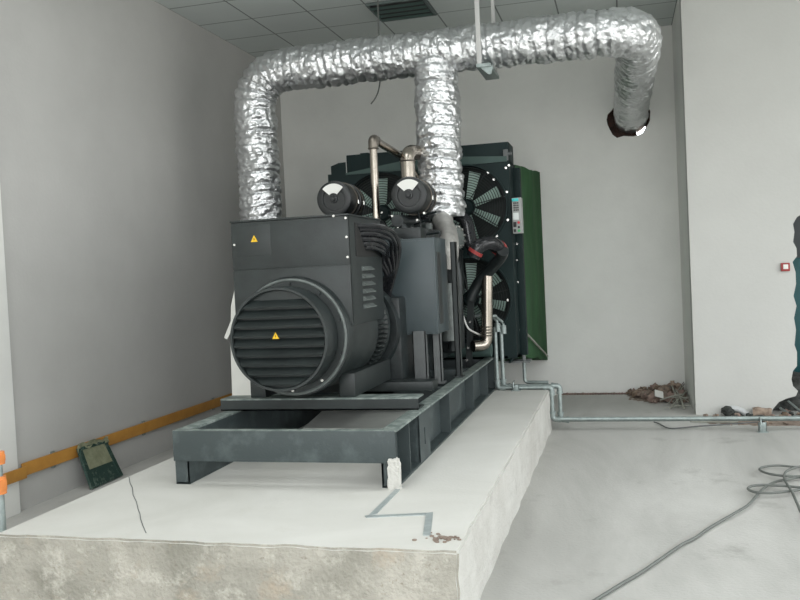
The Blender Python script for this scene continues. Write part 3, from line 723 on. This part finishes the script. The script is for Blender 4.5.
# ------------------------------------------------------------------ green canvas hood between radiator and wall
def canvas():
    b = bmesh.new(); nu, nv = 40, 24
    # cross-section loop (X,Z) at radiator and at wall
    ax0, ax1, az0, az1 = rl-.03, at(516.5, 200, 9.62).x, rb-.04, rt+.01
    bx0, bx1, bz0, bz1 = -3.2, at(543, 250, 11.58).x, at(548, 360, 11.58).z, at(541, 172, 11.58).z
    def loop(x0, x1, z0, z1):
        L_ = []
        n = 24
        for i in range(n): L_.append((x1, z0+(z1-z0)*i/n))
        for i in range(n): L_.append((x1+(x0-x1)*i/n, z1))
        for i in range(n): L_.append((x0, z1+(z0-z1)*i/n))
        for i in range(n): L_.append((x0+(x1-x0)*i/n, z0))
        return L_
    A_, B_ = loop(ax0, ax1, az0, az1), loop(bx0, bx1, bz0, bz1); N_ = len(A_); vs = []
    for k in range(nv+1):
        t = k/nv; y = 9.62+(11.59-9.62)*t
        for (x0, z0), (x1, z1) in zip(A_, B_):
            x, z = x0+(x1-x0)*t, z0+(z1-z0)*t
            w = math.sin(t*PI)*.05; q = Vector((x*2, y*2.2, z*1.1))
            x += noise.noise(q)*w*1.4; z += noise.noise(q+Vector((9,0,0)))*w
            vs.append(b.verts.new((x, y, z)))
    for k in range(nv):
        for i in range(N_): b.faces.new([vs[k*N_+i], vs[k*N_+(i+1) % N_], vs[(k+1)*N_+(i+1) % N_], vs[(k+1)*N_+i]])
    bmesh.ops.solidify(b, geom=b.faces[:], thickness=.008)
    m = MB(); m.bm.free(); m.bm = b; return m
CV = tag(canvas().build('canvas_hood', 'canvas', angle=60), 'green canvas air hood joining radiator to back wall', 'canvas hood')
def onsurf(px, py):
    x0, x1 = at(516.5, 200, 9.62).x, at(543, 250, 11.58).x; k = (x1-x0)/1.97; d = ray(px, py); s_ = d.x/d.y
    Y = (x0+.045-k*9.62)/(s_-k); return at(px, py, Y)
m = MB(); a, b_ = onsurf(527, 334), onsurf(547.5, 356); m.tube([a, b_], .012, 8); part(m, 'batten', 'stick', CV, 'pale diagonal batten')
# red-brown patch of exposed brick at the top corner of the canvas
# ------------------------------------------------------------------ white board beside the alternator
m = MB(); Yb = 6.55
pts = [at(x, y, Yb) for x, y in [(260.5,408),(261,380),(262,330),(262,270),(240,262),(236.5,280),(231,306),(230.5,345),(232,408)]]
pts[0].z = pts[-1].z = S; 
m.prism([(p.x, Yb, p.z) for p in pts], (0, .03, 0))
a = [at(x, y, Yb-.01) for x, y in [(232,318),(229,325),(224,338),(227,339.5),(232.5,328),(234,322)]]; m.prism([(p.x, Yb-.01, p.z) for p in a], (0, .008, 0))
tag(m.build('white_board', 'white_board', smooth=False), 'torn white board standing left of the alternator behind the end cover', 'board')

# ------------------------------------------------------------------ galvanised conduits
def conduit(name, x0px, ytop, Y, xd, zr, zf, label, r=.021):
    t = thing(name, (at(x0px, 386, Y).x, Y, zr), label, 'conduit', 'galvanised conduits by the radiator')
    x0 = at(x0px, 386, Y).x; top = at(x0px, ytop, Y)
    path = [(x0, Y, top.z), (x0, Y, zr), (xd, Y, zr), (xd, Y, zf), (4.5, Y+.06, zf)]
    m = MB(); m.tube(arc_path(path, .03, 3), r, 14); part(m, 'pipe', 'galv', t)
    for q, d1, d2 in (((x0, Y, zr), (0,0,1), (1,0,0)), ((xd, Y, zr), (-1,0,0), (0,0,-1)), ((xd, Y, zf), (0,0,1), (1,0,0))):
        q = Vector(q); m = MB(); m.tube(arc_path([q+Vector(d1)*.075, q, q+Vector(d2)*.075], .05, 5), r*1.4, 14)
        m.cyl(q+Vector(d1)*.06, q+Vector(d1)*.085, r*1.65, seg=14); m.cyl(q+Vector(d2)*.06, q+Vector(d2)*.085, r*1.65, seg=14)
        part(m, 'elbow_fitting', 'galv', t)
    m = MB(); s = top+Vector((0,0,0)); e = at(x0px-11, ytop-13, Y-.16)
    m.tube([s, s+Vector((-.01,0,.07)), s+Vector((-.06,-.08,.13)), e+Vector((0.02,0,.0)), e+Vector((-.12,0,-.02))], r*.8, 12, smooth=6); m.cyl(s+Vector((0,0,-.05)), s+Vector((0,0,.04)), r*1.5, seg=14)
    part(m, 'flexible_end', 'galv', t); return t
conduit('conduit', 497.5, 327, 9.03, at(551.5, 388, 9.03).x, .466, .128, 'galvanised conduit with nearer drop at the plinth edge')
conduit('conduit', 503.5, 329, 9.08, at(559.5, 388, 9.08).x, .474, .112, 'galvanised conduit with farther drop, behind the other one')
t = thing('conduit', (at(525,386,9.38).x, 9.38, .5), 'short upright galvanised conduit under the radiator corner bracket', 'conduit', 'galvanised conduits by the radiator')
q = at(525, 386, 9.38); m = MB(); m.tube(arc_path([(q.x, 9.38, rb-.03), (q.x, 9.38, .475), (q.x+.26, 9.345, .475)], .04, 4), .019, 12); part(m, 'pipe', 'galv', t)
def pstand(x, Y, z0, z1, label):
    t = thing('pipe_support', (x, Y, z0), label, 'pipe support')
    m = MB(); m.box(x-.035, x+.035, Y-.03, Y-.024, z0, z1, .002); m.box(x-.035, x-.028, Y-.03, Y+.03, z0, z1); m.box(x+.028, x+.035, Y-.03, Y+.03, z0, z1); m.box(x-.05, x+.05, Y-.045, Y+.045, z0, z0+.006); part(m, 'channel', 'galv', t)
    m = MB(); m.tube([(x-.02, Y-.06, z1-.02), (x-.02, Y-.05, z1+.03), (x-.02, Y+.04, z1+.035)], .008, 8); part(m, 'clip', 'galv', t)
p = onz(516, 401, S); pstand(at(516,390,9.0).x, 9.0, S, .50, 'small metal channel under the conduits on the plinth edge')
p = onz(761, 430, 0); pstand(p.x, 9.0, 0, .10, 'short galvanised channel holding the floor conduits near the broken wall')

# ------------------------------------------------------------------ left side: orange rail, post, leaning panel
Rl = thing('wall_rail', (-4.64, 8, .3), 'flat orange-brown bar fixed low along the left wall', 'rail')
m = MB(); a, b_, = onx(24, 470, -4.66), onx(221, 404, -4.66)
z0, z1 = .27, .375
m.box(-4.685, -4.672, a.y, 11.55, z0, z1, .003); part(m, 'long_bar', 'orange_bar', Rl)
m = MB(); y0_, y1_ = onx(0, 482, -4.62).y-2.2, onx(27, 470, -4.62).y; m.box(-4.636, -4.622, y0_, y1_, .265, .36, .003); part(m, 'front_bar', 'orange_bar', Rl)
for y in (6.1, 7.5, 9.0, 10.5):
    m = MB(); m.box(-4.70, -4.684, y, y+.04, .25, .39); part(m, 'bracket', 'galv', Rl)
t = thing('barrier_post', (onx(6, 528, -3.46).x, onx(6, 528, -3.46).y, 0), 'galvanised post with orange clips at the left edge of the plinth', 'post')
pp = at(1.5, 470, 4.05); X_, Y_ = pp.x-.02, 4.05
m = MB(); m.cyl((X_, Y_, 0), (X_-.0, Y_, .84), .022, seg=18); part(m, 'post', 'galv', t)
for py, hh in ((458, .07), (485, .10)):
    z = at(2, py, 4.05).z; m = MB(); m.cyl((X_, Y_, z-hh/2), (X_, Y_, z+hh/2), .037, seg=20); m.box(X_-.03, X_+.04, Y_-.05, Y_+.02, z-hh*.35, z+hh*.35, .012); part(m, 'clip', 'orange_clip', t)
m = MB(); m.cyl((X_, Y_, .0), (X_, Y_, .02), .06, seg=20); part(m, 'foot', 'galv', t)

# framed panel leaning on the wall
t = thing('leaning_panel', (-4.45, 6.5, 0), 'dark green framed panel in plastic film leaning against the left wall', 'panel')
A0, A1 = Vector((-4.36, 6.42, 0)), Vector((-4.36, 6.98, 0))
A0 = onz(90, 490, .0); A1 = onz(121, 476, .0)
B0 = onx(76, 449, -4.655); B1 = onx(104, 441, -4.655)
nrm = (A1-A0).cross(B0-A0).normalized()
if nrm.x < 0: nrm = -nrm
th = .03
def quad(u0, u1, v0, v1, off, thk, mt, nm, lbl=None):
    def q(u, v): return (A0.lerp(A1, u)).lerp(B0.lerp(B1, u), v)+nrm*off
    m = MB(); m.prism([q(u0, v0), q(u1, v0), q(u1, v1), q(u0, v1)], nrm*thk); part(m, nm, mt, t, lbl)
quad(.03, .97, .03, .97, .004, .012, 'film_dark', 'sheet')
quad(.12, .90, .44, 1.0, .017, .003, 'film_olive', 'film', 'olive plastic film over the top half')
for u0, u1, v0, v1 in ((0,.10,0,1),(.90,1,0,1),(.1,.9,0,.07),(.1,.9,.93,1)): quad(u0, u1, v0, v1, 0, .028, 'film_dark', 'frame_bar')
m = MB(); b = bmesh.new(); bmesh.ops.create_grid(b, x_segments=20, y_segments=6, size=.5)
top = (B0+B1)/2
for v in b.verts:
    u, w = v.co.x+.5, v.co.y
    p = B0.lerp(B1, -.04+u*1.1)+nrm*(.03+.02*noise.noise(Vector((u*9, w*4, 0))))+Vector((0, 0, w*.07+.03*noise.noise(Vector((u*7, 2, w*3)))))
    v.co = p
bmesh.ops.solidify(b, geom=b.faces[:], thickness=.004); m.bm.free(); m.bm = b; part(m, 'crumpled_film', 'film_olive', t)

# ------------------------------------------------------------------ fire call point, wall hole, rubble
t = thing('call_point', at(785, 267, 9.97), 'small red call point box on the right wall near the broken opening', 'call point')
c = at(785, 267, 9.98); m = MB(); m.box(c.x-.045, c.x+.045, 9.945, 9.98, c.z-.045, c.z+.045, .008); part(m, 'housing', 'red_rubber', t)
m = MB(); m.box(c.x-.024, c.x+.026, 9.938, 9.95, c.z-.022, c.z+.028, .004); part(m, 'pane', 'label_white', t)
m = MB(); c = at(735, 411, 9.98); m.tube([(c.x-.08, 9.94, .05), (c.x-.03, 9.93, .08), (c.x+.05, 9.93, .06), (c.x+.12, 9.92, .015)], .032, 16, smooth=5)
tag(m.build('pvc_pipe', 'pvc'), 'short white pipe end poking out at the foot of the right wall', 'pipe')
b = bmesh.new(); bmesh.ops.create_icosphere(b, subdivisions=3, radius=1)  # black lump stands in for the shaded hole in the wall
for v in b.verts: v.co = Vector((v.co.x*.065, v.co.y*.06, v.co.z*.055))*(1+.35*noise.noise(v.co*2.5))
m = MB(); c = at(728, 412, 9.9); m.merge(b, Matrix.Translation((c.x, 9.9, .055))); tag(m.build('hole_dark_lump', 'black_foam'), 'black lump imitating the dark hole beside the white pipe at the wall foot', 'lump')

def brickmesh(seed, s):
    rnd = random.Random(seed); b = bmesh.new(); bmesh.ops.create_cube(b, size=1); bmesh.ops.subdivide_edges(b, edges=b.edges[:], cuts=3, use_grid_fill=True)
    d = (rnd.uniform(.06,.14)*s, rnd.uniform(.05,.09)*s, rnd.uniform(.035,.06)*s)
    for v in b.verts:
        v.co = Vector((v.co.x*d[0], v.co.y*d[1], v.co.z*d[2])); v.co += Vector([noise.noise(v.co*22+Vector((seed*3.1, k, 0))) for k in range(3)])*.022*s
    return b
grp = 'broken brick pieces heaped in the corner'
def rubble(n, fx, name, label, group, mats, smin=.7, smax=1.3, seed0=0):
    for i in range(n):
        rnd = random.Random(i+seed0); x, y, z = fx(rnd, i)
        b = brickmesh(i+seed0, rnd.uniform(smin, smax)); M_ = Matrix.Translation((x, y, z)) @ Matrix.Rotation(rnd.uniform(0, 6), 4, 'Z') @ Matrix.Rotation(rnd.uniform(-.6,.6), 4, 'X') @ Matrix.Rotation(rnd.uniform(-.6,.6), 4, 'Y')
        m = MB(); m.merge(b, M_); lo = min(v.co.z for v in m.bm.verts)
        if lo < .003 : bmesh.ops.translate(m.bm, verts=m.bm.verts[:], vec=(0,0,.003-lo))
        tag(m.build(name, mats[i % len(mats)], angle=45), label, name.replace('_', ' '), group)
def corner(rnd, i):
    t_ = i/70
    x = .0+.67*rnd.random()**.75; d = max(0, min(1, (x+.0)/.3)); y = 11.52-rnd.random()**1.2*.75*d
    z = .02+max(0, (.13*d*(1-(11.52-y)/.75)))*rnd.random()
    return x, y, z
rubble(95, corner, 'broken_brick', 'small broken reddish-brown brick piece heaped against the back wall corner', grp, ['brick', 'dirt', 'brick_pale', 'broken_edge'], .45, 1.15)
m = MB(); b = bmesh.new(); bmesh.ops.create_grid(b, x_segments=30, y_segments=20, size=.5)
for v in b.verts:
    x = .34+v.co.x*.78; y = 11.16+v.co.y*.86; d = max(0, min(1, (x+.05)/.4))
    v.co = Vector((x, y, -.008+d*max(0, (y-10.75)/.85)**1.2*.09*(.8+.4*noise.noise(Vector((x*6, y*6, 0))))+.012*noise.noise(Vector((x*20, y*20, 0)))))
m.bm.free(); m.bm = b; m.bm.faces.ensure_lookup_table()
ex = bmesh.ops.extrude_face_region(b, geom=b.faces[:]); 
for g in ex['geom']:
    if isinstance(g, bmesh.types.BMVert): g.co.z = -.01
o = m.build('rubble_heap', 'dirt', angle=60); tag(o, 'brown mortar dust and grit under the broken bricks in the corner', 'rubble', None, 'stuff')
# dirt and brick along the foot of back wall
for i, (a, b_, za, zb) in enumerate([((668,404),(684,382),.03,.16),((673,402),(690,384),.03,.15),((678,406),(672,386),.03,.14),((664,408),(691,405),.02,.05),((666,398),(688,398),.06,.10),((684,408),(676,390),.03,.13),((690,402),(674,394),.04,.13),((660,400),(682,394),.05,.12),((670,408),(688,391),.02,.12),((676,404),(690,396),.05,.10)]):
    p, q = onz(a[0], a[1], za), onz(b_[0], b_[1], zb); q.x = min(q.x, .71); p.x = min(p.x, .71); p.y = min(p.y, 11.5); q.y = min(q.y, 11.5)
    m = MB(); m.tube([p, (p+q)/2+Vector((.01,0,.01)), q], .006+.003*(i % 3), 6)
    tag(m.build('wood_stick', 'stick', angle=30), 'thin pale wooden stick on the rubble heap in the corner', 'stick', 'pale sticks on the corner rubble')
p = at(659, 394, 10.72); m = MB(); m.obox(p, (.11, .09, .012), Matrix.Rotation(.9, 3, 'X') @ Matrix.Rotation(.5, 3, 'Y')); tag(m.build('tile_piece', 'white_board'), 'pale square tile piece lying against the corner rubble', 'tile')
m = MB(); m.box(-.9, 0.0, 11.57, 11.60, 0, .018, .004)
for i in range(26): x = -.88+i*.034; m.sphere((x, 11.565, .010), .018+.008*noise.noise(Vector((x*20,0,0))), 8)
tag(m.build('plaster_crumbs', 'brick', smooth=True), 'reddish line of plaster crumbs along the foot of the back wall', 'crumbs', None, 'stuff')
# debris strip at the foot of the right wall
def strip(rnd, i): return .75+1.45*rnd.random()**.6, rnd.uniform(9.30, 9.93), .015
rubble(80, strip, 'debris_piece', 'small crumb of brick or plaster on the floor before the right wall', 'crumbs scattered before the right wall', ['dirt', 'brick_pale', 'brick', 'black_foam'], .15, .5, 300)
m = MB(); b = bmesh.new(); bmesh.ops.create_cube(b, size=1); bmesh.ops.subdivide_edges(b, edges=b.edges[:], cuts=12, use_grid_fill=True)
for v in b.verts:
    v.co = Vector((2.1+v.co.x*1.15, 10.36+v.co.y*.26, .20+v.co.z*.38)); v.co += Vector([noise.noise(v.co*8+Vector((k*7, 0, 0))) for k in range(3)])*.07
    v.co.z = max(v.co.z, .004)
m.merge(b); tag(m.build('foam_block', 'black_foam', angle=60), 'dark ragged foam block filling the bottom of the broken opening', 'foam block')
def strip2(rnd, i): return rnd.uniform(1.62, 2.1), rnd.uniform(9.75, 10.1), .02
rubble(14, strip2, 'wall_fragment', 'broken lump lying in the gap of the broken wall', 'lumps in the broken wall opening', ['black_foam', 'broken_edge', 'brick'], .4, 1.0, 500)
c = at(761, 409, 9.95); m = MB(); m.merge(brickmesh(77, 1.1), Matrix.Translation((c.x, 9.90, .055)) @ Matrix.Scale(1.25, 4)); tag(m.build('brick_end', 'brick_pale', angle=50), 'single brown brick lying by the wall foot above the pipe support', 'brick')
m = MB(); b = bmesh.new(); bmesh.ops.create_grid(b, x_segments=40, y_segments=10, size=.5)
for v in b.verts:
    x = 1.6+v.co.x*1.7; y = 9.6+v.co.y*.66; e = 1-abs(v.co.y)*2; q = min(1, max(0, (x-.7)/.7))
    v.co = Vector((x, y, -.006+.040*q*e*(1+1.3*noise.noise(Vector((x*9, y*9, 0))))))
m.bm.free(); m.bm = b; ex = bmesh.ops.extrude_face_region(b, geom=b.faces[:])
for g in ex['geom']:
    if isinstance(g, bmesh.types.BMVert): g.co.z = -.012
tag(m.build('dust_strip', 'dirt', angle=60), 'brown brick dust swept along the foot of the right wall', 'dust', None, 'stuff')
# loose cable on floor before the wall
m = MB(); m.tube([onz(x, y, .012) for x, y in [(654,422),(660,424),(668,428),(680,428),(700,426),(730,424),(757,422)]], .0065, 8, smooth=5)
tag(m.build('floor_wire', 'post_grey'), 'thin dark wire lying on the floor just before the pipes', 'wire')
m = MB(); m.tube([onz(x, y, .014) for x, y in [(690,421.5),(710,422),(735,422),(752,420)]], .008, 8, smooth=4)
tag(m.build('floor_rod', 'stick'), 'thin pale rod lying on the floor beside the dark wire', 'rod')
# sloping bars in the broken wall opening
for i, (a, b_) in enumerate([((788,401),(806,416)), ((780,408),(800,420))]):
    m = MB(); m.tube([at(a[0], a[1], 10.05), at(b_[0], b_[1], 9.85)], .013, 8); tag(m.build('steel_bar', 'galv'), ['upper','lower'][i]+' of two thin metal bars sloping in the broken wall opening', 'bar')

# ------------------------------------------------------------------ coiled cable on the floor
path = [(595,600),(625,580),(650,562),(668,548),(685,539),(706,529),(725,520),(741,512),(752,501),(757,494)]
# traced on the floor: long tail, then loops
tail = [(570,614),(592,602),(618,586),(640,573),(662,558),(681,545),(695,538),(706,530),(721,521),(735,513),(748,505),(757,495),(764,488),(775,482),(795,478),(820,474),(845,470),(850,463),(825,463),(800,467),(778,465.5),(763,467),(760,470),(768,473.5),(785,476),(805,476.5),(830,478),(845,483),(828,487),(805,489),(790,491),(770,493),(755,492),(748,489),(752,486),(765,485),(785,486),(805,488),(830,490)]
z = .014
m = MB(); P_ = []
for i, (x, y) in enumerate(tail): P_.append(onz(x, y, z+(.012 if i > 8 else 0)+(.012 if i > 22 else 0)))
m.tube(P_, .0095, 10, smooth=8)
m.tube([onz(x, y, z+.03) for x, y in [(840,468),(815,466),(798,467),(787,471),(784,477),(787,484),(792,492),(797,503),(802,514),(812,528)]], .0095, 10, smooth=8)
tag(m.build('cable_coil', 'cable', angle=60), 'grey-black cable looping on the floor and trailing toward the camera', 'cable')

# ------------------------------------------------------------------ camera and light
cam = bpy.data.cameras.new('camera'); co = bpy.data.objects.new('camera', cam); COL.objects.link(co)
M_ = Matrix.Identity(4)
for i, c in enumerate((CR, CU, -CF)):
    for j in range(3): M_[j][i] = c[j]
M_.translation = CAM; co.matrix_world = M_
cam.sensor_width = 36; cam.sensor_fit = 'HORIZONTAL'; cam.lens = 36*850/800; cam.clip_start = .05
SC.camera = co

w = bpy.data.worlds.new('daylight'); SC.world = w; w.use_nodes = True
bg = w.node_tree.nodes['Background']; bg.inputs[1].default_value = 6
WN, WL = w.node_tree.nodes, w.node_tree.links
tc = WN.new('ShaderNodeTexCoord'); sp = WN.new('ShaderNodeSeparateXYZ'); WL.new(tc.outputs['Generated'], sp.inputs[0])
cr = WN.new('ShaderNodeValToRGB'); WL.new(sp.outputs[2], cr.inputs[0]); e = cr.color_ramp.elements
e[0].position = 0; e[0].color = (.42,.42,.41,1); e[1].position = .9; e[1].color = (.93,.97,1,1)
for p_, c_ in ((.02, (.45,.45,.45,1)), (.05, (.62,.63,.64,1)), (.35, (.80,.83,.85,1))):
    k_ = cr.color_ramp.elements.new(p_); k_.color = c_
WL.new(cr.outputs[0], bg.inputs[0])
def portal(loc, rot, sx, sy):
    l = bpy.data.lights.new('portal', 'AREA'); l.shape = 'RECTANGLE'; l.size = sx; l.size_y = sy; l.cycles.is_portal = True
    o = bpy.data.objects.new('daylight_portal', l); COL.objects.link(o); o.location = loc; o.rotation_euler = rot
portal((.9, -4.0, 2.3), (PI/2, 0, 0), 10.2, 4.6)
portal((7.0, 4.75, 2.4), (0, PI/2, 0), 3.0, 9.5)
# added overhead fill lights, out of view, to brighten floor and plinth
for lx in (-2.3, 1.1, 4.5):
    for ly in (-.6, 2.6, 5.6):
        l = bpy.data.lights.new('overhead_fill', 'AREA'); l.shape = 'RECTANGLE'; l.size = 1.3; l.size_y = 1.3; l.energy = 26; l.color = (.97, .99, 1)
        o = bpy.data.objects.new('overhead_fill', l); COL.objects.link(o); o.location = (lx, ly, H-.03)
SC.view_settings.view_transform = 'Standard'; SC.view_settings.look = 'None'; SC.view_settings.gamma = 1
SC.view_settings.use_curve_mapping = False; SC.view_settings.exposure = 0.12
